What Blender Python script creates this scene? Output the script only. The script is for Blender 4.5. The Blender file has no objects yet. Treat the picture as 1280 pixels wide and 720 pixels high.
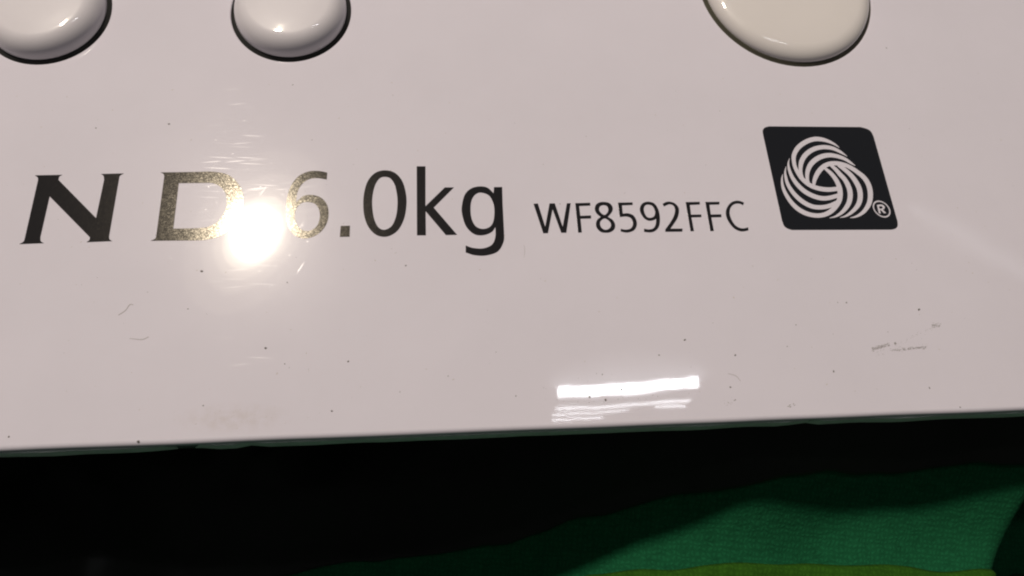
import bpy, bmesh, math, random
from mathutils import Vector, Matrix
from mathutils.geometry import tessellate_polygon
from mathutils import noise as mnoise

random.seed(4)
sc = bpy.context.scene
col = sc.collection
MM = 0.001

# ------------------------------------------------------------------ camera
# right / up / back axes of the lens in the panel's own frame (x along the lettering, y up the panel, z out of its face)
F_PX = 970.0
ROT = ((0.9955428856, -0.0507293647, 0.0795040532),
       (0.0165510610, 0.9239037599, 0.3822667978),
       (-0.0928462455, -0.3792471146, 0.9206254400))
PANEL_Z = 0.050                      # printed face above the table
CAM_H = 0.0827313                    # lens above the printed face
CAM = Vector((0, 0, PANEL_Z + CAM_H))

def ray(x, y):
    r = (x - 640.0, 360.0 - y, -F_PX)
    return Vector([sum(ROT[i][j] * r[i] for i in range(3)) for j in range(3)])

def at(x, y, z=PANEL_Z):
    """point on the level z that the photograph shows at x, y"""
    d = ray(x, y)
    return CAM + d * ((z - CAM.z) / d.z)

cd = bpy.data.cameras.new('camera')
cam = bpy.data.objects.new('camera', cd)
col.objects.link(cam)
m = Matrix.Identity(4)
for i in range(3):
    for j in range(3):
        m[j][i] = ROT[i][j]
m.translation = CAM
cam.matrix_world = m
cd.sensor_width = 36.0
cd.lens = 36.0 * F_PX / 1280.0
cd.clip_start = 0.002
cd.clip_end = 50
cd.dof.use_dof = True
cd.dof.focus_distance = (at(620, 270) - CAM).dot(Vector(ray(640, 360)).normalized())
cd.dof.aperture_fstop = 84
sc.camera = cam

# ------------------------------------------------------------------ light
w = bpy.data.worlds.new('World')
sc.world = w
w.use_nodes = True
bg = w.node_tree.nodes['Background']
bg.inputs[0].default_value = (0.90, 0.96, 0.93, 1)
bg.inputs[1].default_value = 0.042

def bounce(x, y, height):
    """where a lamp hangs that the glossy face mirrors at x, y"""
    q = at(x, y)
    d = ray(x, y).normalized()
    r = Vector((d.x, d.y, -d.z))
    return q + r * (height / r.z)

def lamp(name, a, b, thick, radiance, colour, shape='RECTANGLE'):
    c = (a + b) / 2
    ax = (b - a)
    L = ax.length
    ax.normalize()
    back = (c - Vector((0.0, 0.04, PANEL_Z))).normalized()
    up = back.cross(ax).normalized()
    back = ax.cross(up).normalized()
    ld = bpy.data.lights.new(name, 'AREA')
    ld.shape = shape
    ld.size = L
    ld.size_y = thick
    area = L * thick * (math.pi / 4 if shape == 'ELLIPSE' else 1)
    ld.energy = radiance * area * math.pi
    ld.color = colour
    o = bpy.data.objects.new(name, ld)
    mm = Matrix.Identity(4)
    for k, v in enumerate((ax, up, back)):
        for j in range(3):
            mm[j][k] = v[j]
    mm.translation = c
    o.matrix_world = mm
    col.objects.link(o)
    return o

WARM = (1.0, 0.895, 0.765)
COOL = (0.93, 0.95, 1.0)
lamp('bulb_light', bounce(302, 317, .9), bounce(337, 266, .9), 0.041, 1400, WARM, 'ELLIPSE')
# added dim lamps round the bulb, a made-up halo for its reflection
for k, e in ((1.35, 3.5), (1.7, 1.6), (2.2, .9), (3.0, .5)):
    dx, dy = 22 * k, 31.5 * k
    lamp('halo_light', bounce(319 - dx, 291 + dy, .9 + .01 * k), bounce(319 + dx, 291 - dy, .9 + .01 * k), 0.052 * k, e, (1.0, .87, .66), 'ELLIPSE')
TH = 1.7
lamp('tube_light', bounce(698, 492, TH), bounce(872, 477, TH), 0.025, 34, COOL)
for k, (th, e) in enumerate(((.040, .55), (.062, .5), (.088, .45), (.118, .35))):  # added lamps that lay a pale haze round the tube's reflection
    lamp('haze_light', bounce(692 - 3 * k, 485 - 2 * k, TH + .004 * k), bounce(878 + 3 * k, 469 - 2 * k, TH + .004 * k), th, e, COOL, 'ELLIPSE')
for th, e in ((.03, .25), (.055, .2), (.085, .2)):  # added lamps, only to draw a pale diagonal streak on the face
    lamp('streak_light', bounce(1135, 258, TH + th), bounce(1310, 358, TH + th), th, e, COOL, 'ELLIPSE')
for x0, y0, x1, y1, t, e in ((696, 511.5, 864, 500.5, .0036, 26), (692, 518.5, 785, 512, .0030, 24),
                             (689, 525, 755, 522, .0030, 23), (820, 509.5, 857, 507.5, .0036, 26)):
    lamp('louvre_light', bounce(x0, y0, TH), bounce(x1, y1, TH), t, e, COOL)

sc.view_settings.view_transform = 'Standard'
sc.view_settings.look = 'None'
sc.view_settings.exposure = 0.0
sc.view_settings.gamma = 1.0
sc.view_settings.use_curve_mapping = False
sc.cycles.filter_width = 2.1          # phone-camera softness

# ------------------------------------------------------------------ materials
def new_mat(name):
    mt = bpy.data.materials.new(name)
    mt.use_nodes = True
    nt = mt.node_tree
    return mt, nt, nt.nodes['Principled BSDF'], nt.nodes['Material Output']

def node(nt, t, **kw):
    n = nt.nodes.new(t)
    for k, v in kw.items():
        setattr(n, k, v)
    return n

def math_n(nt, op, a, b=None, clamp=False):
    n = node(nt, 'ShaderNodeMath', operation=op, use_clamp=clamp)
    for i, v in enumerate((a, b)):
        if v is None:
            continue
        if isinstance(v, (int, float)):
            n.inputs[i].default_value = v
        else:
            nt.links.new(v, n.inputs[i])
    return n.outputs[0]

def vmath(nt, op, a, b=None):
    n = node(nt, 'ShaderNodeVectorMath', operation=op)
    for i, v in enumerate((a, b)):
        if v is None:
            continue
        if isinstance(v, (tuple, list)):
            n.inputs[i].default_value = v
        else:
            nt.links.new(v, n.inputs[i])
    return n.outputs[0]

def jitter_normal(nt, vec, amount, base=None):
    """face normal tilted by a random colour"""
    d = vmath(nt, 'SUBTRACT', vec, (.5, .5, .5))
    d = vmath(nt, 'MULTIPLY', d, amount)
    if base is None:
        base = node(nt, 'ShaderNodeNewGeometry').outputs['Normal']
    return vmath(nt, 'NORMALIZE', vmath(nt, 'ADD', base, d))

def gloss_white(name, base, rough, spec, worn=True):
    mt, nt, p, out = new_mat(name)
    tc = node(nt, 'ShaderNodeTexCoord').outputs['Object']
    p.inputs['Base Color'].default_value = (*base, 1)
    p.inputs['Roughness'].default_value = rough
    p.inputs['Specular IOR Level'].default_value = spec
    p.inputs['Coat Weight'].default_value = 1
    p.inputs['Coat Roughness'].default_value = 0.028
    p.inputs['Coat IOR'].default_value = 1.5
    # faint tonal variation of the moulded plastic
    n1 = node(nt, 'ShaderNodeTexNoise')
    n1.inputs['Scale'].default_value = 60
    n1.inputs['Detail'].default_value = 6
    n1.inputs['Roughness'].default_value = .65
    nt.links.new(tc, n1.inputs['Vector'])
    mx = node(nt, 'ShaderNodeMix', data_type='RGBA')
    mx.inputs[6].default_value = (*[c * .945 for c in base], 1)
    mx.inputs[7].default_value = (*[min(1, c * 1.05) for c in base], 1)
    nt.links.new(n1.outputs[0], mx.inputs[0])
    nt.links.new(mx.outputs[2], p.inputs['Base Color'])
    if worn:
        q = at(292, 523)
        off = vmath(nt, 'SUBTRACT', tc, (q.x, q.y, PANEL_Z))
        ln = node(nt, 'ShaderNodeVectorMath', operation='LENGTH')
        nt.links.new(vmath(nt, 'MULTIPLY', off, (1 / .0065, 1 / .0019, 0)), ln.inputs[0])
        st = node(nt, 'ShaderNodeTexNoise')
        st.inputs['Scale'].default_value = 700
        st.inputs['Detail'].default_value = 6
        st.inputs['Roughness'].default_value = .7
        nt.links.new(tc, st.inputs['Vector'])
        fall = math_n(nt, 'SUBTRACT', 1.0, ln.outputs['Value'], True)
        spot = math_n(nt, 'MULTIPLY', math_n(nt, 'SUBTRACT', st.outputs[0], .36), 3.2, True)
        sf = math_n(nt, 'MULTIPLY', math_n(nt, 'MULTIPLY', fall, spot), .5, True)
        mb = node(nt, 'ShaderNodeMix', data_type='RGBA')
        mb.inputs[7].default_value = (.47, .40, .37, 1)
        nt.links.new(sf, mb.inputs[0])
        nt.links.new(mx.outputs[2], mb.inputs[6])
        nt.links.new(mb.outputs[2], p.inputs['Base Color'])
    # the lacquer is never quite flat
    wob = node(nt, 'ShaderNodeTexNoise')
    wob.inputs['Scale'].default_value = 260
    wob.inputs['Detail'].default_value = 3
    nt.links.new(tc, wob.inputs['Vector'])
    nt.links.new(jitter_normal(nt, wob.outputs['Color'], (.006, .006, 0)), p.inputs['Coat Normal'])
    if worn:
        last = p.outputs[0]
        for (sx, sy, rot, thr, strength, seed, tilt) in ((210, 6000, .06, .66, .0015, 0, (.05, .15)), (280, 5200, -.10, .74, .0015, 7, (.05, .17)),
                                                          (3600, 420, .5, .96, .0014, 13, (.12, .12)), (4600, 4600, 0, .955, .0040, 23, (.09, .13))):
            mp = node(nt, 'ShaderNodeMapping')
            mp.inputs['Rotation'].default_value = (0, 0, rot)
            mp.inputs['Location'].default_value = (seed, seed * .37, 0)
            nt.links.new(tc, mp.inputs['Vector'])
            scv = vmath(nt, 'MULTIPLY', mp.outputs[0], (sx, sy, 0))
            vo = node(nt, 'ShaderNodeTexVoronoi', feature='F1', voronoi_dimensions='2D')
            vo.inputs['Scale'].default_value = 1
            nt.links.new(scv, vo.inputs['Vector'])
            sep = node(nt, 'ShaderNodeSeparateColor')
            nt.links.new(vo.outputs['Color'], sep.inputs[0])
            pick = math_n(nt, 'GREATER_THAN', sep.outputs[2], thr)
            edge = math_n(nt, 'MULTIPLY', math_n(nt, 'SUBTRACT', .42, vo.outputs['Distance']), 4.0, True)
            big = node(nt, 'ShaderNodeTexNoise')
            big.inputs['Scale'].default_value = 90
            nt.links.new(tc, big.inputs['Vector'])
            patch = math_n(nt, 'MULTIPLY', math_n(nt, 'SUBTRACT', big.outputs[0], .38), 4.0, True)
            fac = math_n(nt, 'MULTIPLY', math_n(nt, 'MULTIPLY', math_n(nt, 'MULTIPLY', pick, edge), patch), strength)
            g = node(nt, 'ShaderNodeBsdfGlossy')
            g.inputs['Roughness'].default_value = .12
            g.inputs['Color'].default_value = (.9, .9, .9, 1)
            nt.links.new(jitter_normal(nt, vo.outputs['Color'], (tilt[0], tilt[1], 0)), g.inputs['Normal'])
            ms = node(nt, 'ShaderNodeMixShader')
            nt.links.new(fac, ms.inputs[0])
            nt.links.new(last, ms.inputs[1])
            nt.links.new(g.outputs[0], ms.inputs[2])
            last = ms.outputs[0]
        nt.links.new(last, out.inputs['Surface'])
    return mt

PANEL_BASE = (0.660, 0.626, 0.708)
M_panel = gloss_white('glossy_white_lacquer', PANEL_BASE, .22, .036)
M_button = gloss_white('glossy_white_button', (.70, .665, .715), .38, .15, False)
M_cream = gloss_white('yellowed_button', (.685, .645, .645), .42, .15, False)

def flake_ink(name, base, flake):
    mt, nt, p, out = new_mat(name)
    tc = node(nt, 'ShaderNodeTexCoord').outputs['Object']
    p.inputs['Base Color'].default_value = (*base, 1)
    p.inputs['Roughness'].default_value = .155
    p.inputs['Specular IOR Level'].default_value = flake
    p.inputs['Specular Tint'].default_value = (1, .90, .72, 1)
    p.inputs['Coat Weight'].default_value = 1
    p.inputs['Coat Roughness'].default_value = .05
    vo = node(nt, 'ShaderNodeTexVoronoi', feature='F1')
    vo.inputs['Scale'].default_value = 10500
    nt.links.new(tc, vo.inputs['Vector'])
    nt.links.new(jitter_normal(nt, vo.outputs['Color'], (.032, .032, 0)), p.inputs['Normal'])
    return mt

M_ink = flake_ink('dark_metallic_ink', (.0150, .0142, .0170), .135)
M_plate_ink = flake_ink('black_emblem_ink', (.0120, .0130, .0175), .25)
mt, nt, p, _ = new_mat('unprinted_white_line')
p.inputs['Base Color'].default_value = (*PANEL_BASE, 1)
p.inputs['Roughness'].default_value = .42
p.inputs['Coat Weight'].default_value = 1
p.inputs['Coat Roughness'].default_value = .05
M_line = mt

def plain(name, base, rough, spec=.5, scale=400, amp=.35):
    mt, nt, p, _ = new_mat(name)
    tc = node(nt, 'ShaderNodeTexCoord').outputs['Object']
    n1 = node(nt, 'ShaderNodeTexNoise')
    n1.inputs['Scale'].default_value = scale
    n1.inputs['Detail'].default_value = 5
    nt.links.new(tc, n1.inputs['Vector'])
    mx = node(nt, 'ShaderNodeMix', data_type='RGBA')
    mx.inputs[6].default_value = (*[c * (1 - amp) for c in base], 1)
    mx.inputs[7].default_value = (*[c * (1 + amp) for c in base], 1)
    nt.links.new(n1.outputs[0], mx.inputs[0])
    nt.links.new(mx.outputs[2], p.inputs['Base Color'])
    p.inputs['Roughness'].default_value = rough
    p.inputs['Specular IOR Level'].default_value = spec
    return mt

M_housing = plain('black_housing_plastic', (.006, .0065, .006), .6, .3)
M_olive = plain('olive_shade_ring', (.075, .070, .052), .6, .15)
M_shade_ring = plain('dark_shade_ring', (.032, .032, .031), .6, .15)
M_lip = plain('white_lip_plastic', (.82, .86, .82), .45, .4, 900, .25)
M_table = plain('dark_table_laminate', (.008, .008, .008), .7, .3)
M_film_shade = plain('black_film_and_shade', (.013, .0135, .011), .5, .25)  # its black also stands in for the panel's shade on the cloth
M_dust = plain('dust', (.105, .095, .09), .8, .2)
M_smear = plain('grey_smear', (.24, .22, .22), .8, .2)
M_faint = plain('faint_smear', (.50, .455, .46), .8, .2)
M_hair = plain('hair', (.30, .27, .27), .7, .2)

def fabric(name, base, tint):
    mt, nt, p, _ = new_mat(name)
    tc = node(nt, 'ShaderNodeTexCoord').outputs['Object']
    wv = []
    for rot, s in ((.12, 520), (.12 + math.pi / 2, 470)):
        mp = node(nt, 'ShaderNodeMapping')
        mp.inputs['Rotation'].default_value = (0, 0, rot)
        nt.links.new(tc, mp.inputs['Vector'])
        wa = node(nt, 'ShaderNodeTexWave', wave_type='BANDS', bands_direction='X')
        wa.inputs['Scale'].default_value = s
        wa.inputs['Distortion'].default_value = 7
        wa.inputs['Detail'].default_value = 3
        wa.inputs['Detail Scale'].default_value = 1.5
        nt.links.new(mp.outputs[0], wa.inputs['Vector'])
        wv.append(wa.outputs['Fac'])
    s = math_n(nt, 'MULTIPLY', wv[0], wv[1])
    n1 = node(nt, 'ShaderNodeTexNoise')
    n1.inputs['Scale'].default_value = 700
    n1.inputs['Detail'].default_value = 8
    n1.inputs['Roughness'].default_value = .7
    nt.links.new(tc, n1.inputs['Vector'])
    s2 = math_n(nt, 'ADD', math_n(nt, 'MULTIPLY', s, .30), math_n(nt, 'MULTIPLY', n1.outputs[0], .8), True)
    mx = node(nt, 'ShaderNodeMix', data_type='RGBA')
    mx.inputs[6].default_value = (*[c * .45 for c in base], 1)
    mx.inputs[7].default_value = (*tint, 1)
    nt.links.new(s2, mx.inputs[0])
    nt.links.new(mx.outputs[2], p.inputs['Base Color'])
    bp = node(nt, 'ShaderNodeBump')
    bp.inputs['Strength'].default_value = .35
    bp.inputs['Distance'].default_value = .0004
    nt.links.new(s2, bp.inputs['Height'])
    nt.links.new(bp.outputs[0], p.inputs['Normal'])
    p.inputs['Roughness'].default_value = .95
    p.inputs['Specular IOR Level'].default_value = .1
    return mt

M_green = fabric('dark_green_weave', (.008, .092, .038), (.014, .150, .060))
M_lime = fabric('lime_trim_weave', (.020, .080, .006), (.036, .122, .010))

# ------------------------------------------------------------------ mesh helpers
def link(name, verts, faces, mat, parent=None, smooth=None):
    me = bpy.data.meshes.new(name)
    me.from_pydata([tuple(v) for v in verts], [], faces)
    me.materials.append(mat)
    if smooth is not None:
        for i, pl in enumerate(me.polygons):
            pl.use_smooth = smooth if isinstance(smooth, bool) else smooth[i]
    me.update()
    o = bpy.data.objects.new(name, me)
    col.objects.link(o)
    if parent is not None:
        o.parent = parent
    return o

def tag(o, label=None, cat=None, group=None, kind=None):
    for k, v in (('label', label), ('category', cat), ('group', group), ('kind', kind)):
        if v:
            o[k] = v
    return o

def empty(name, loc=(0, 0, 0)):
    o = bpy.data.objects.new(name, None)
    o.empty_display_size = .01
    o.location = loc
    col.objects.link(o)
    return o

def smooth_loop(pts, closed=True, seg=6):
    """(x, y) is a smooth point, (x, y, 1) a corner"""
    n = len(pts)
    P = [Vector((q[0], q[1])) for q in pts]
    C = [len(q) > 2 for q in pts]
    out = []
    rng = range(n if closed else n - 1)
    for i in rng:
        j = (i + 1) % n
        out.append(P[i])
        if C[i] and C[j]:
            continue
        p0 = P[(i - 1) % n] if not C[i] and (closed or i > 0) else P[i] * 2 - P[j]
        k = (j + 1) % n
        p3 = P[k] if not C[j] and (closed or j < n - 1) else P[j] * 2 - P[i]
        if C[i]:
            p0 = P[i] - (P[j] - P[i]) * .6
        if C[j]:
            p3 = P[j] + (P[j] - P[i]) * .6
        for s in range(1, seg):
            t = s / seg
            out.append(.5 * ((2 * P[i]) + (p3 * 0 + P[j] - p0) * t + (2 * p0 - 5 * P[i] + 4 * P[j] - p3) * t * t
                             + (3 * P[i] - p0 - 3 * P[j] + p3) * t ** 3))
    if not closed:
        out.append(P[-1])
    return out

def area2(l):
    return sum(l[i - 1][0] * l[i][1] - l[i][0] * l[i - 1][1] for i in range(len(l)))

def prism(loops, z0, z1):
    """flat print: loops[0] outline, the others openings"""
    loops = [[(v[0], v[1]) for v in l] for l in loops]
    loops = [l if (area2(l) > 0) == (k == 0) else l[::-1] for k, l in enumerate(loops)]
    tris = tessellate_polygon([[Vector((x, y, 0)) for x, y in l] for l in loops])
    flat = [q for l in loops for q in l]
    n = len(flat)
    V = [(x, y, z1) for x, y in flat] + [(x, y, z0) for x, y in flat]
    Fc = []
    for t in tris:
        a, b, c = (flat[i] for i in t)
        cr = (b[0] - a[0]) * (c[1] - a[1]) - (b[1] - a[1]) * (c[0] - a[0])
        Fc.append(tuple(t) if cr > 0 else tuple(t)[::-1])
    o = 0
    for l in loops:
        k = len(l)
        for i in range(k):
            a, b = o + i, o + (i + 1) % k
            Fc.append((b, a, a + n, b + n)[::-1])
        o += k
    return V, Fc

def onto(pts, ox, oy, s):
    return [(lambda q: (q.x, q.y))(at(ox + p[0] / s, oy + p[1] / s)) for p in pts]

INK0, INK1 = PANEL_Z - .06 * MM, PANEL_Z + .025 * MM

def glyph(name, loops, ox, oy, s, mat, parent, z1=INK1):
    L = [onto(smooth_loop(l), ox, oy, s) for l in loops]
    V, Fc = prism(L, INK0, z1)
    return link(name, V, Fc, mat, parent)

def stroke_outline(pts, seg=6):
    """pts: (x, y, width) -> closed outline"""
    ctr = smooth_loop([(p[0], p[1]) for p in pts], False, seg)
    wd = []
    for i in range(len(pts) - 1):
        for k in range(seg):
            t = k / seg
            wd.append(pts[i][2] * (1 - t) + pts[i + 1][2] * t)
    wd.append(pts[-1][2])
    Lf, Rt = [], []
    for i, c in enumerate(ctr):
        d = (ctr[min(i + 1, len(ctr) - 1)] - ctr[max(i - 1, 0)]).normalized()
        n = Vector((-d.y, d.x)) * (wd[i] / 2)
        Lf.append(c + n)
        Rt.append(c - n)
    return Lf + Rt[::-1]

# ------------------------------------------------------------------ surface under everything
def table():
    s = .6
    link_o = link('table_surface', [(-s, -s, 0), (s, -s, 0), (s, s, 0), (-s, s, 0)], [(0, 1, 2, 3)], M_table)
    tag(link_o, kind='structure')
table()

# ------------------------------------------------------------------ control panel
panel = empty('control_panel')
tag(panel, 'glossy white appliance control panel printed with dark metallic lettering', 'control panel')

# button outlines as they leave the face (half of each lies above the frame)
def button_outline(cx, cy, rx, ry_low, ry_up, tilt, seg=72):
    out = []
    for k in range(seg):
        a = 2 * math.pi * k / seg
        c, s = math.cos(a), math.sin(a)
        e = 2.0
        x = rx * math.copysign(abs(c) ** (2 / e), c)
        y = (ry_low if s < 0 else ry_up) * math.copysign(abs(s) ** (2 / e), s)
        x, y = x * math.cos(tilt) - y * math.sin(tilt), x * math.sin(tilt) + y * math.cos(tilt)
        out.append((cx + x * MM, cy + y * MM))
    return out

B1 = button_outline(-.0494, .0652 + .0082, 7.75, 8.2, 9.0, 0)
B2 = button_outline(-.0189, .0660 + .0082, 7.75, 8.2, 9.0, 0)
B3 = button_outline(.0499, .0661 + .0138, 12.6, 13.8, 13.8, 0)
BUTTONS = [(B1, M_button, 3.0), (B2, M_button, 3.0), (B3, M_cream, 1.8)]

def offset_loop(l, d):
    n = len(l)
    out = []
    for i in range(n):
        a, b = Vector(l[i - 1]), Vector(l[(i + 1) % n])
        t = (b - a).normalized()
        out.append((l[i][0] + t.y * d, l[i][1] - t.x * d))     # outwards for a loop that runs counter-clockwise
    return out

def face_plate():
    xl, xr, yt = -.20, .18, .125
    e0, e1 = at(0, 564), at(1280, 513)
    sl = (e1.y - e0.y) / (e1.x - e0.x)
    yb = lambda x: e0.y + (x - e0.x) * sl
    N = 150
    def outer(i):
        l = []
        for k in range(N + 1):
            x = xl + (xr - xl) * k / N
            l.append((x + (i if k == 0 else -i if k == N else 0), yb(x) + i + mnoise.noise(Vector((x * 90, 3, 0))) * .06 * MM))
        l += [(xr - i, yt - i), (xl + i, yt - i)]
        return l
    V, Fc, sm = [], [], []
    def loft(loops, flip):
        base = len(V)
        n = len(loops[0][0])
        for l, z in loops:
            V.extend([(x, y, z) for x, y in l])
        for r in range(len(loops) - 1):
            for i in range(n):
                a, b = base + r * n + i, base + r * n + (i + 1) % n
                q = (a, b, b + n, a + n)
                Fc.append(q[::-1] if flip else q)
                sm.append(True)
        return base
    R = .55 * MM
    prof = [(R * (1 - math.sin(t * math.pi / 12)), PANEL_Z - R * (1 - math.cos(t * math.pi / 12))) for t in range(7)]
    rim = [(outer(i), z) for i, z in prof] + [(outer(.1 * MM), PANEL_Z - 2.6 * MM), (outer(1.8 * MM), PANEL_Z - 2.6 * MM),
                                             (outer(1.9 * MM), PANEL_Z - 1.8 * MM)]
    o0 = loft(rim, True)
    tops = [rim[0][0]]
    bases = [o0]
    r2 = .22 * MM
    for l, _, _ in BUTTONS:
        g = offset_loop(l, .0)
        hp = [(offset_loop(g, r2 * (1 - math.sin(t * math.pi / 8))), PANEL_Z - r2 * (1 - math.cos(t * math.pi / 8))) for t in range(5)]
        hp.append((g, PANEL_Z - .26 * MM))
        hp.append((offset_loop(g, .4 * MM), PANEL_Z - 1.6 * MM))
        bases.append(loft(hp, False))
        tops.append(hp[0][0])
    tris = tessellate_polygon([[Vector((x, y, 0)) for x, y in l] for l in tops])
    idx = [b + i for b, l in zip(bases, tops) for i in range(len(l))]
    flat = [q for l in tops for q in l]
    for t in tris:
        a, b, c = (flat[i] for i in t)
        cr = (b[0] - a[0]) * (c[1] - a[1]) - (b[1] - a[1]) * (c[0] - a[0])
        t = tuple(t) if cr > 0 else tuple(t)[::-1]
        Fc.append(tuple(idx[i] for i in t))
        sm.append(False)
    # underside, clear of the rim
    b0 = len(V)
    l = outer(2.2 * MM)
    z = PANEL_Z - 1.9 * MM
    V.extend([(l[0][0], l[0][1], z), (l[N][0], l[N][1], z), (l[N + 1][0], l[N + 1][1], z), (l[N + 2][0], l[N + 2][1], z)])
    Fc.append((b0 + 3, b0 + 2, b0 + 1, b0))
    sm.append(False)
    fp = link('face_plate', V, Fc, M_panel, panel, sm)
    # the shell's white lower side, coloured paler to offset the shade, a little chipped
    V, Fc = [], []
    n = 220
    for k in range(n + 1):
        x = xl + .001 + (xr - xl - .002) * k / n
        j = mnoise.noise(Vector((x * 160, 7, 0)))
        chip = sum(math.exp(-((x - at(px_, 548).x) / wd) ** 2) * dp for px_, wd, dp in
                   ((303, .0010, .55), (232, .0016, .35), (1018, .0012, .6), (660, .002, .1)))
        y0 = yb(x) - (.10 + .10 * j - .35 * chip) * MM
        zt, zb = PANEL_Z - .75 * MM, PANEL_Z - (3.0 + .18 * j - 1.2 * chip) * MM
        V += [(x, y0, zt), (x, y0 + .05 * MM, zb), (x, y0 + 1.4 * MM, zb), (x, y0 + 1.4 * MM, zt)]
    for k in range(n):
        a = 4 * k
        for q in range(4):
            Fc.append((a + q, a + (q + 1) % 4, a + 4 + (q + 1) % 4, a + 4 + q)[::-1])
    Fc += [(0, 1, 2, 3), (4 * n + 3, 4 * n + 2, 4 * n + 1, 4 * n)]
    link('lower_lip', V, Fc, M_lip, panel)
    # electronics housing that carries the plate, set back under it
    hx0, hx1, hy0, hy1, hz = xl + .012, xr - .012, e0.y + .013, yt - .010, PANEL_Z - 2.0 * MM
    t = .003
    V = [(hx0 + t, hy0 + t, .0), (hx1 - t, hy0 + t, .0), (hx1 - t, hy1 - t, .0), (hx0 + t, hy1 - t, .0),
         (hx0, hy0, .004), (hx1, hy0, .004), (hx1, hy1, .004), (hx0, hy1, .004),
         (hx0, hy0, hz), (hx1, hy0, hz), (hx1, hy1, hz), (hx0, hy1, hz)]
    Fc = [(3, 2, 1, 0), (8, 9, 10, 11)]
    for r in (0, 4):
        for i in range(4):
            Fc.append((r + i, r + (i + 1) % 4, r + 4 + (i + 1) % 4, r + 4 + i))
    link('rear_housing', V, Fc, M_housing, panel)
face_plate()

def push_button(outline, mat, h):
    c = Vector((sum(p[0] for p in outline) / len(outline), sum(p[1] for p in outline) / len(outline)))
    prof = [(.52, -.3), (.50, .10)]
    for k in range(1, 13):
        t = k / 12 * math.pi / 2
        prof.append((.50 + 2.3 * (1 - math.cos(t)), .10 + (-.10 + .90 * h) * math.sin(t)))
    prof += [(3.4, .935 * h), (4.6, .962 * h), (5.8, .98 * h)]
    V, Fc = [], []
    n = len(outline)
    for ins, z in prof:
        l = offset_loop(outline, -min(ins, 3.42) * MM)
        k = 1 - max(0, ins - 3.42) / 4.4
        V += [(c.x + (x - c.x) * k, c.y + (y - c.y) * k, PANEL_Z + z * MM) for x, y in l]
    for r in range(len(prof) - 1):
        for i in range(n):
            a, b = r * n + i, r * n + (i + 1) % n
            Fc.append((a, b, b + n, a + n))
    V.append((c.x, c.y, PANEL_Z + .99 * h * MM))
    k = len(V) - 1
    r = (len(prof) - 1) * n
    for i in range(n):
        Fc.append((r + i, r + (i + 1) % n, k))
    o = link('push_button', V, Fc, mat, panel, True)
    # added dark ring that supplies the shaded rim at the button's foot
    V, Fc = [], []
    ringp = [(.25, -.36), (-.26, -.30), (-.34, .04), (-.44, .16), (-.62, .18), (-.62, -.9), (.25, -.9)]
    for d_, z_ in ringp:
        V += [(x, y, PANEL_Z + z_ * MM) for x, y in offset_loop(outline, d_ * MM)]
    m_ = len(ringp)
    for q in range(m_):
        for i in range(n):
            a, b = q * n, ((q + 1) % m_) * n
            Fc.append((a + i, a + (i + 1) % n, b + (i + 1) % n, b + i))
    link('shade_ring', V, Fc, M_olive if mat is M_cream else M_shade_ring, o, True)
    return o
for k, (l, mt_, h) in enumerate(BUTTONS):
    o = push_button(l, mt_, h)
    if k == 2:
        o['label'] = 'flatter yellowed push button'

# lettering, each glyph a print of its own
K = 1
def c(x, y):
    return (x, y, K)
S1 = 916 / 140.0
glyph('letter_n', [[c(155, 93), c(380, 89), (356, 103), c(348, 130), c(655, 442), c(721, 130), (716, 98), c(695, 82), c(882, 77),
                    (850, 98), c(843, 125), c(762, 590), (765, 615), c(787, 631), c(577, 640), (600, 622), c(605, 600), c(276, 266),
                    c(200, 600), (204, 632), c(230, 648), c(26, 656), (62, 635), c(73, 605), c(180, 135), (178, 112)]],
      20, 205, S1, M_ink, panel)
glyph('letter_d', [[c(136, 102), c(420, 98), (560, 96), (680, 118), (762, 182), (808, 270), (812, 370), (778, 478), (704, 568), (618, 625),
                    (510, 652), c(400, 658), c(53, 661), (90, 645), c(100, 622), c(166, 135), (160, 115)],
                   [c(285, 190), (460, 188), (560, 190), (632, 225), (672, 290), (676, 370), (648, 450), (592, 515), (520, 548), (430, 558),
                    c(240, 562)]], 180, 200, S1, M_ink, panel)
S2 = 6.55
glyph('digit_six', [[c(387, 103), (310, 90), (230, 96), (150, 135), (90, 212), (58, 310), (50, 410), (60, 520), (104, 603), (180, 641),
                     (268, 630), (342, 580), (386, 510), (398, 430), (382, 360), (333, 307), (260, 286), (190, 297), c(131, 348), (141, 272),
                     (176, 203), (232, 160), (300, 148), c(383, 160)],
                    [(228, 345), (288, 360), (320, 410), (326, 472), (302, 540), (250, 577), (190, 577), (140, 532), (121, 460), (136, 393),
                     (176, 354)]], 350, 200, S2, M_ink, panel)
glyph('decimal_point', [[c(497, 540), c(573, 538), c(570, 628), c(490, 630)]], 350, 200, S2, M_ink, panel)
glyph('digit_zero', [[(270, 85), (350, 105), (410, 170), (441, 270), (446, 370), (427, 480), (382, 568), (322, 615), (258, 629), (190, 608),
                      (132, 545), (101, 460), (92, 360), (101, 260), (132, 168), (192, 105)],
                     [(268, 138), (315, 152), (350, 205), (369, 290), (372, 370), (360, 462), (325, 540), (266, 572), (215, 550), (181, 480),
                      (166, 380), (169, 290), (190, 205), (225, 152)]], 440, 200, S2, M_ink, panel)
S3 = 720 / 130.0
glyph('letter_k', [[c(60, 44), c(121, 44), c(121, 320), c(255, 190), c(318, 190), c(178, 330), c(340, 518), c(262, 520), c(122, 355),
                    c(124, 522), c(62, 522)]], 510, 200, S3, M_ink, panel)
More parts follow.
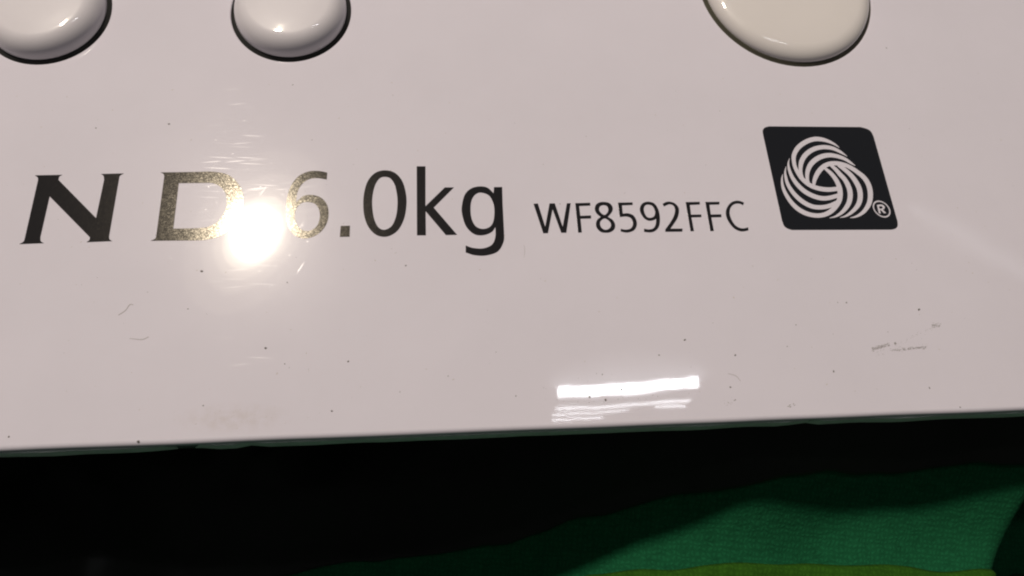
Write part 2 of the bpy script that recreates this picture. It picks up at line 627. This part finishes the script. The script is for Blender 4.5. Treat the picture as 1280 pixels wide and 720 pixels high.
glyph('letter_g', [[c(595, 188), c(652, 187), c(655, 300), c(665, 500), (662, 565), (622, 633), (540, 661), (460, 659), c(399, 640), c(399, 592),
                    (450, 609), (520, 612), (580, 587), (604, 535), c(605, 465), (578, 500), (520, 521), (458, 513), (402, 460), (374, 375),
                    (374, 310), (395, 237), (440, 196), (500, 183), (552, 193), c(592, 230)],
                   [(505, 226), (560, 246), (590, 300), (598, 360), (589, 430), (560, 467), (510, 477), (465, 455), (439, 400), (433, 330),
                    (442, 275), (467, 239)]], 510, 200, S3, M_ink, panel)
glyph('letter_w', [[c(82, 178), c(148, 172), c(258, 520), c(322, 172), c(402, 170), c(520, 520), c(582, 170), c(640, 168), c(575, 612),
                    c(498, 612), c(368, 260), c(300, 618), c(228, 620)]], 660, 240, 12, M_ink, panel)
glyph('letter_f', [[c(708, 168), c(932, 162), c(936, 205), c(768, 212), c(785, 358), c(945, 352), c(946, 398), c(788, 402), c(808, 608),
                    c(752, 610)]], 660, 240, 12, M_ink, panel)
glyph('digit_eight', [[(180, 150), (258, 166), (307, 222), (303, 292), c(238, 375), (308, 418), (347, 488), (335, 558), (282, 600), (210, 612),
                       (130, 598), (72, 540), (58, 472), (80, 415), c(130, 375), (66, 320), (41, 255), (60, 190), (112, 157)],
                      [(175, 198), (225, 215), (243, 262), (230, 310), (185, 345), (130, 310), (106, 262), (122, 215)],
                      [(190, 398), (250, 430), (283, 480), (272, 535), (210, 568), (150, 545), (122, 490), (132, 435)]],
      740, 240, 12, M_ink, panel)
glyph('digit_five', [[c(388, 160), c(608, 156), c(611, 195), c(450, 202), c(462, 325), (540, 320), (620, 352), (666, 428), (670, 508), (632, 573),
                      (565, 603), (500, 608), c(430, 592), c(428, 552), (500, 565), (570, 552), (608, 508), (611, 450), (580, 392), (510, 368),
                      c(415, 378)]], 740, 240, 12, M_ink, panel)
glyph('digit_nine', [[(855, 147), (930, 170), (985, 242), (1014, 340), (1018, 450), (998, 530), (942, 588), (870, 607), c(780, 598), c(780, 550),
                      (850, 562), (918, 545), (953, 490), c(962, 402), (920, 424), (850, 431), (780, 393), (727, 310), (718, 240), (748, 180),
                      (798, 152)],
                     [(842, 190), (900, 207), (935, 260), (945, 320), (925, 369), (870, 388), (820, 370), (786, 310), (778, 245), (800, 202)]],
      740, 240, 12, M_ink, panel)
glyph('digit_two', [[c(-142, 178), (-90, 151), (-30, 146), (40, 170), (93, 225), (105, 290), (86, 380), (40, 460), c(-25, 550), c(158, 550),
                     c(155, 595), c(-102, 598), c(-102, 562), (-30, 462), (20, 375), (44, 290), (34, 225), (0, 193), (-50, 187), c(-122, 218)]],
      840, 240, 12, M_ink, panel)
glyph('letter_f', [[c(203, 152), c(415, 148), c(418, 188), c(268, 195), c(285, 340), c(440, 338), c(440, 378), c(292, 382), c(330, 588),
                    c(278, 590)]], 840, 240, 12, M_ink, panel)
glyph('letter_f', [[c(498, 150), c(712, 148), c(710, 188), c(562, 192), c(582, 338), c(738, 335), c(742, 378), c(590, 382), c(628, 585),
                    c(575, 588)]], 840, 240, 12, M_ink, panel)
glyph('letter_c', [[c(1080, 160), (1020, 136), (960, 132), (890, 156), (832, 220), (806, 300), (820, 390), (870, 480), (940, 553), (1020, 588),
                    (1080, 590), c(1148, 575), c(1140, 530), (1080, 545), (1020, 540), (950, 500), (895, 420), (866, 330), (872, 255), (906, 202),
                    (960, 176), (1020, 178), c(1065, 200)]], 840, 240, 12, M_ink, panel)

# emblem: dark plate, nine light strands, ringed letter
emblem = glyph('wool_emblem', [[c(62, 128), (60, 104), (72, 88), c(97, 81), c(610, 85), (648, 96), (670, 112), c(684, 140), c(818, 615), (819, 640), (808, 655),
                                c(785, 662), c(225, 664), (198, 655), (180, 640), c(168, 610)]], 940, 140, 4.5, M_plate_ink, panel)
emblem['label'] = 'black square emblem of interlaced pale wool strands'
STRANDS = [
    [(948, 238, 6), (880, 188, 28), (780, 140, 46), (680, 113, 60), (580, 108, 68), (480, 135, 70), (390, 185, 72), (315, 255, 72), (268, 350, 66),
     (265, 430, 58), (282, 520, 54), (325, 610, 58), (380, 690, 62), (460, 768, 62), (550, 820, 64), (660, 853, 66), (790, 866, 66), (935, 852, 62)],
    [(1065, 367, 6), (970, 305, 38), (870, 255, 50), (780, 233, 58), (690, 230, 62), (590, 250, 68), (500, 295, 72), (425, 365, 74), (380, 450, 72),
     (366, 540, 58), (372, 620, 48), (395, 690, 40)],
    [(1188, 508, 6), (1120, 465, 34), (1050, 418, 44), (970, 382, 52), (880, 358, 58), (790, 350, 66), (690, 368, 72), (600, 412, 76), (525, 480, 76),
     (482, 560, 68), (466, 640, 58), (470, 720, 48), (490, 780, 40)],
    [(565, 805, 40), (572, 740, 56), (592, 680, 66), (635, 600, 74), (705, 525, 72), (790, 482, 66), (880, 472, 64), (970, 482, 62), (1060, 508, 58),
     (1150, 555, 60), (1230, 612, 62), (1300, 668, 66), (1355, 735, 70), (1395, 820, 74), (1413, 920, 76), (1408, 1020, 74), (1380, 1105, 70),
     (1320, 1190, 58), (1250, 1245, 42), (1180, 1276, 26), (1108, 1290, 6)],
    [(930, 500, 40), (1000, 545, 56), (1075, 605, 60), (1135, 665, 64), (1190, 740, 70), (1238, 830, 74), (1260, 920, 76), (1258, 1010, 76),
     (1232, 1090, 72), (1180, 1160, 60), (1110, 1222, 46), (1040, 1264, 28), (958, 1288, 6)],
    [(820, 500, 40), (890, 560, 54), (960, 640, 62), (1022, 705, 64), (1070, 785, 70), (1102, 870, 74), (1111, 960, 76), (1096, 1050, 74),
     (1058, 1125, 68), (1000, 1195, 54), (930, 1248, 38), (870, 1276, 22), (800, 1292, 6)],
    [(100, 635, 6), (88, 700, 24), (92, 780, 36), (112, 860, 46), (155, 950, 54), (225, 1055, 60), (320, 1150, 66), (430, 1215, 66), (540, 1248, 64),
     (640, 1255, 64), (740, 1236, 68), (830, 1185, 74), (900, 1110, 76), (945, 1030, 78), (960, 940, 78), (952, 850, 74), (920, 760, 66), (870, 680, 60),
     (810, 612, 54), (730, 545, 36)],
    [(150, 520, 6), (135, 600, 26), (145, 680, 40), (165, 760, 48), (205, 840, 54), (265, 925, 60), (350, 1010, 64), (450, 1080, 64), (560, 1124, 64),
     (680, 1132, 64), (800, 1110, 64), (930, 1050, 60)],
    [(200, 400, 6), (183, 470, 24), (192, 550, 38), (222, 640, 48), (265, 720, 56), (335, 810, 62), (430, 895, 66), (550, 960, 66), (680, 996, 66),
     (800, 990, 64), (935, 952, 60)]]
for k, s in enumerate(STRANDS):
    V, Fc = prism([onto(stroke_outline(s, 4), 970, 165, 12)], INK0, INK1 + (.012 + .0012 * k) * MM)
    link('strand', V, Fc, M_line, emblem)
ring_o = [(1582 + 132 * math.cos(t * math.pi / 24) + 14 * math.sin(t * math.pi / 24), 1158 + 122 * math.sin(t * math.pi / 24) + 34 * math.cos(t * math.pi / 24)) for t in range(48)]
ring_i = [(1582 + 114 * math.cos(t * math.pi / 24) + 12 * math.sin(t * math.pi / 24), 1158 + 104 * math.sin(t * math.pi / 24) + 29 * math.cos(t * math.pi / 24)) for t in range(48)]
V, Fc = prism([onto(ring_o, 970, 165, 12), onto(ring_i, 970, 165, 12)], INK0, INK1 + .014 * MM)
link('registered_ring', V, Fc, M_line, emblem)
rl = [c(1512, 1096), (1580, 1090), (1624, 1115), (1626, 1148), c(1600, 1170), c(1652, 1216), c(1620, 1222), c(1570, 1174), c(1556, 1176), c(1570, 1222), c(1542, 1225)]
rh = [c(1542, 1118), (1578, 1115), (1598, 1133), (1588, 1150), c(1552, 1154)]
V, Fc = prism([onto(smooth_loop(rl), 970, 165, 12), onto(smooth_loop(rh), 970, 165, 12)], INK0, INK1 + .015 * MM)
link('registered_letter', V, Fc, M_line, emblem)

# dirt lying on the face: specks, hairs, a smear
def blob(V, Fc, x, y, r, asp=1.0, ang=0.0, h=.03):
    q = at(x, y)
    n = 7
    b = len(V)
    for k in range(n):
        a = 2 * math.pi * k / n
        rr = r * MM * random.uniform(.65, 1.25)
        u, v = rr * asp * math.cos(a), rr * math.sin(a)
        V.append((q.x + u * math.cos(ang) - v * math.sin(ang), q.y + u * math.sin(ang) + v * math.cos(ang), PANEL_Z - .01 * MM))
    V.append((q.x, q.y, PANEL_Z + h * MM))
    for k in range(n):
        Fc.append((b + k, b + (k + 1) % n, b + n))

V, Fc = [], []
for x, y, r in ((1058, 378, .13), (1047, 378, .08), (1149, 387, .17), (1042, 464, .14), (1162, 485, .11), (984, 433, .09), (995, 406, .08), (1200, 509, .12),
                (235, 386, .09), (332, 435, .17), (435, 452, .15), (356, 455, .1), (254, 507, .1), (415, 514, .15), (359, 353, .1), (11, 546, .12),
                (173, 552, .14), (252, 339, .17), (211, 155, .15), (120, 160, .12), (856, 425, .13), (824, 444, .12), (919, 444, .13), (913, 484, .15),
                (753, 468, .09), (777, 487, .19), (754, 488, .12), (737, 496, .17), (757, 500, .15), (645, 495, .1), (919, 500, .09), (507, 332, .12),
                (1108, 60, .1), (366, 106, .08), (390, 175, .07), (1110, 415, .06), (700, 255, .07), (560, 470, .07), (620, 440, .06), (500, 490, .08)):
    blob(V, Fc, x, y, r, random.uniform(1, 1.5), random.uniform(0, 3))
for k in range(80):
    blob(V, Fc, random.uniform(-20, 1300), random.uniform(90, 505), random.uniform(.02, .05), random.uniform(1, 2.5), random.uniform(0, 3), .02)
for k in range(60):
    blob(V, Fc, random.gauss(765, 40), min(518, random.gauss(494, 10)), random.uniform(.02, .06), 1.3, random.uniform(0, 3), .02)
tag(link('dust_specks', V, Fc, M_dust, panel), kind='stuff')
V, Fc = [], []
hairs = [[(148, 394, .06), (157, 388, .07), (162, 381, .08), (167, 381, .05)], [(162, 423, .04), (177, 424.5, .06), (186, 421, .05)],
         [(910, 467, .03), (920, 470, .05), (926, 477, .03)], [(655, 322, .02), (656, 314, .04), (655, 306, .02)]]
for hh in hairs:
    o = stroke_outline([(p[0], p[1], p[2] * 9) for p in hh], 4)
    vv, ff = prism([onto(o, 0, 0, 1)], PANEL_Z - .02 * MM, PANEL_Z + .02 * MM)
    b = len(V)
    V += vv
    Fc += [tuple(i + b for i in q) for q in ff]
tag(link('fine_hairs', V, Fc, M_hair, panel), kind='stuff')
V, Fc = [], []
def streak(x0, y0, x1, y1, n, spread, r):
    for k in range(n):
        t = random.random()
        blob(V, Fc, x0 + (x1 - x0) * t, y0 + (y1 - y0) * t + random.gauss(0, spread), random.uniform(.4, 1) * r, random.uniform(1.5, 4), random.uniform(-.1, .4), .012)
streak(1090, 437, 1112, 430, 120, 1.5, .07)
streak(1115, 438, 1158, 434, 150, .9, .06)
streak(1095, 440, 1160, 430, 60, 3.5, .04)
streak(1118, 425, 1120, 433, 9, .9, .09)
streak(1138, 422, 1170, 407, 12, .8, .05)
streak(1165, 408, 1176, 406, 45, 1.5, .07)
streak(1125, 428, 1170, 408, 30, 2.0, .04)
streak(985, 508, 994, 506, 9, .8, .09)
streak(905, 505, 920, 500, 12, 2, .07)
tag(link('grey_smears', V, Fc, M_smear, panel), kind='stuff')
V, Fc = [], []
for k in range(70):
    blob(V, Fc, random.gauss(290, 36), random.gauss(523, 8), random.uniform(.03, .12), random.uniform(1.2, 3.5), random.uniform(.2, 1.2), .004)
for k in range(160):
    blob(V, Fc, random.uniform(-20, 1300), random.uniform(90, 500), random.uniform(.04, .16), random.uniform(1, 2.5), random.uniform(0, 3), .008)
tag(link('faint_smears', V, Fc, M_faint, panel), kind='stuff')

# ------------------------------------------------------------------ green cloth in the shade below the panel
def sstep(a, b, x):
    t = max(0, min(1, (x - a) / (b - a)))
    return t * t * (3 - 2 * t)

def cloth_h(x, y):
    """height of the cloth over the table"""
    wy = y + .0015 * mnoise.noise(Vector((x * 60, 1.7, 5)))
    up = sstep(-.014, .040, x + .25 * (y - .012)) * (1 - sstep(.0752, .0845, x - .45 * (wy - .012)))
    h = .012 + .0180 * up
    d = (wy - .0070) / .003
    h += up * 1.30 * .003 * math.log(1 + math.exp(max(-30, min(30, d)))) - up * 1.20 * .003 * math.log(1 + math.exp(max(-30, min(30, (wy - .0165) / .003)))) 
    h += .0016 * mnoise.noise(Vector((x * 38, y * 45, 1.3))) + .0007 * mnoise.noise(Vector((x * 120, y * 90, 4.1)))
    return h

def build_cloth():
    root = empty('green_cloth', (.02, 0, 0))
    tag(root, 'dark green woven cloth with lime trim, bunched in the shade below the white panel', 'cloth')
    nx, ny = 220, 120
    x0, x1, y0, y1 = -.11, .13, -.10, .0295
    V = []
    for j in range(ny + 1):
        for i in range(nx + 1):
            x = x0 + (x1 - x0) * i / nx
            y = y0 + (y1 - y0) * j / ny
            V.append((x - .02, y, cloth_h(x, y)))
    Fc = [(j * (nx + 1) + i, j * (nx + 1) + i + 1, (j + 1) * (nx + 1) + i + 1, (j + 1) * (nx + 1) + i) for j in range(ny) for i in range(nx)]
    o = link('cloth_sheet', V, Fc, M_green, root, True)
    so = o.modifiers.new('thickness', 'SOLIDIFY')
    so.thickness = .0007
    so.offset = -1
    # lime edging lying along the fold nearest the lens
    V, Fc = [], []
    n = 160
    prof = [(-1, 0), (-.9, .35), (-.45, .5), (.45, .5), (.9, .35), (1, 0), (.9, -.2), (-.9, -.2)]
    for k in range(n + 1):
        t = k / n
        x = .008 + .095 * t
        y = .0020 - .0011 * t + .0012 * math.sin(t * 5 + .3) - .0075 * (1 - sstep(0, .12, t))
        for u, v in prof:
            yy = y - .0037 + u * .0042 + .0007 * mnoise.noise(Vector((x * 150, 3.3, u)))
            V.append((x - .02, yy, cloth_h(x, yy) + .0004 + v * (.0022 + .0012 * mnoise.noise(Vector((x * 110, 6.1, 0))))))
    q = len(prof)
    for k in range(n):
        for i in range(q):
            Fc.append((k * q + i, k * q + (i + 1) % q, (k + 1) * q + (i + 1) % q, (k + 1) * q + i))
    Fc += [tuple(range(q))[::-1], tuple(n * q + i for i in range(q))]
    t = link('trim_band', V, Fc, M_lime, root, True)
    t['label'] = 'lime green edging of the cloth'
build_cloth()

# black plastic film at the left; rightwards an added sheet blackens the panel's shade
def build_film_shade():
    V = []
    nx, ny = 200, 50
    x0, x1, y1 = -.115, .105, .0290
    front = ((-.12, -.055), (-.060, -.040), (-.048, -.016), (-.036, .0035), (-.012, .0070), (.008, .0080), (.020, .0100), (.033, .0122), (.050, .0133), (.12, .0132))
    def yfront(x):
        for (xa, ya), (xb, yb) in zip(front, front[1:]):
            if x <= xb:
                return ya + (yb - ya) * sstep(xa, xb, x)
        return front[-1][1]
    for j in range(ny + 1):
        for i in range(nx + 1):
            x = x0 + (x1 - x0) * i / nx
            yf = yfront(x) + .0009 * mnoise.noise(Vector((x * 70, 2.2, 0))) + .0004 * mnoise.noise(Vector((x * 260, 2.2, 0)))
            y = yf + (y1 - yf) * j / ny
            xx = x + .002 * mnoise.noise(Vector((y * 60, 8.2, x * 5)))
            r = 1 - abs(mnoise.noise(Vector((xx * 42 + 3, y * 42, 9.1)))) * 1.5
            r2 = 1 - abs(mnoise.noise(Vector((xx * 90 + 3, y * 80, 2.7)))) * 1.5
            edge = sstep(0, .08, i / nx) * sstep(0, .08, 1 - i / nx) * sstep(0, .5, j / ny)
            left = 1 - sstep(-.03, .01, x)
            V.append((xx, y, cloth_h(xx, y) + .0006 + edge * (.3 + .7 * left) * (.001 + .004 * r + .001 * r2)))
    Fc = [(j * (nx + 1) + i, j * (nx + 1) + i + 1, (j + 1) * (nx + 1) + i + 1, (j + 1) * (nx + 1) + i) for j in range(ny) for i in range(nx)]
    o = link('film_and_shade', V, Fc, M_film_shade, None, True)
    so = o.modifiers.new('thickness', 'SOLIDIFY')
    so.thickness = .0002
    tag(o, 'crumpled black plastic film, widened to stand in for the shade between the white panel and the green cloth', 'plastic film')
build_film_shade()
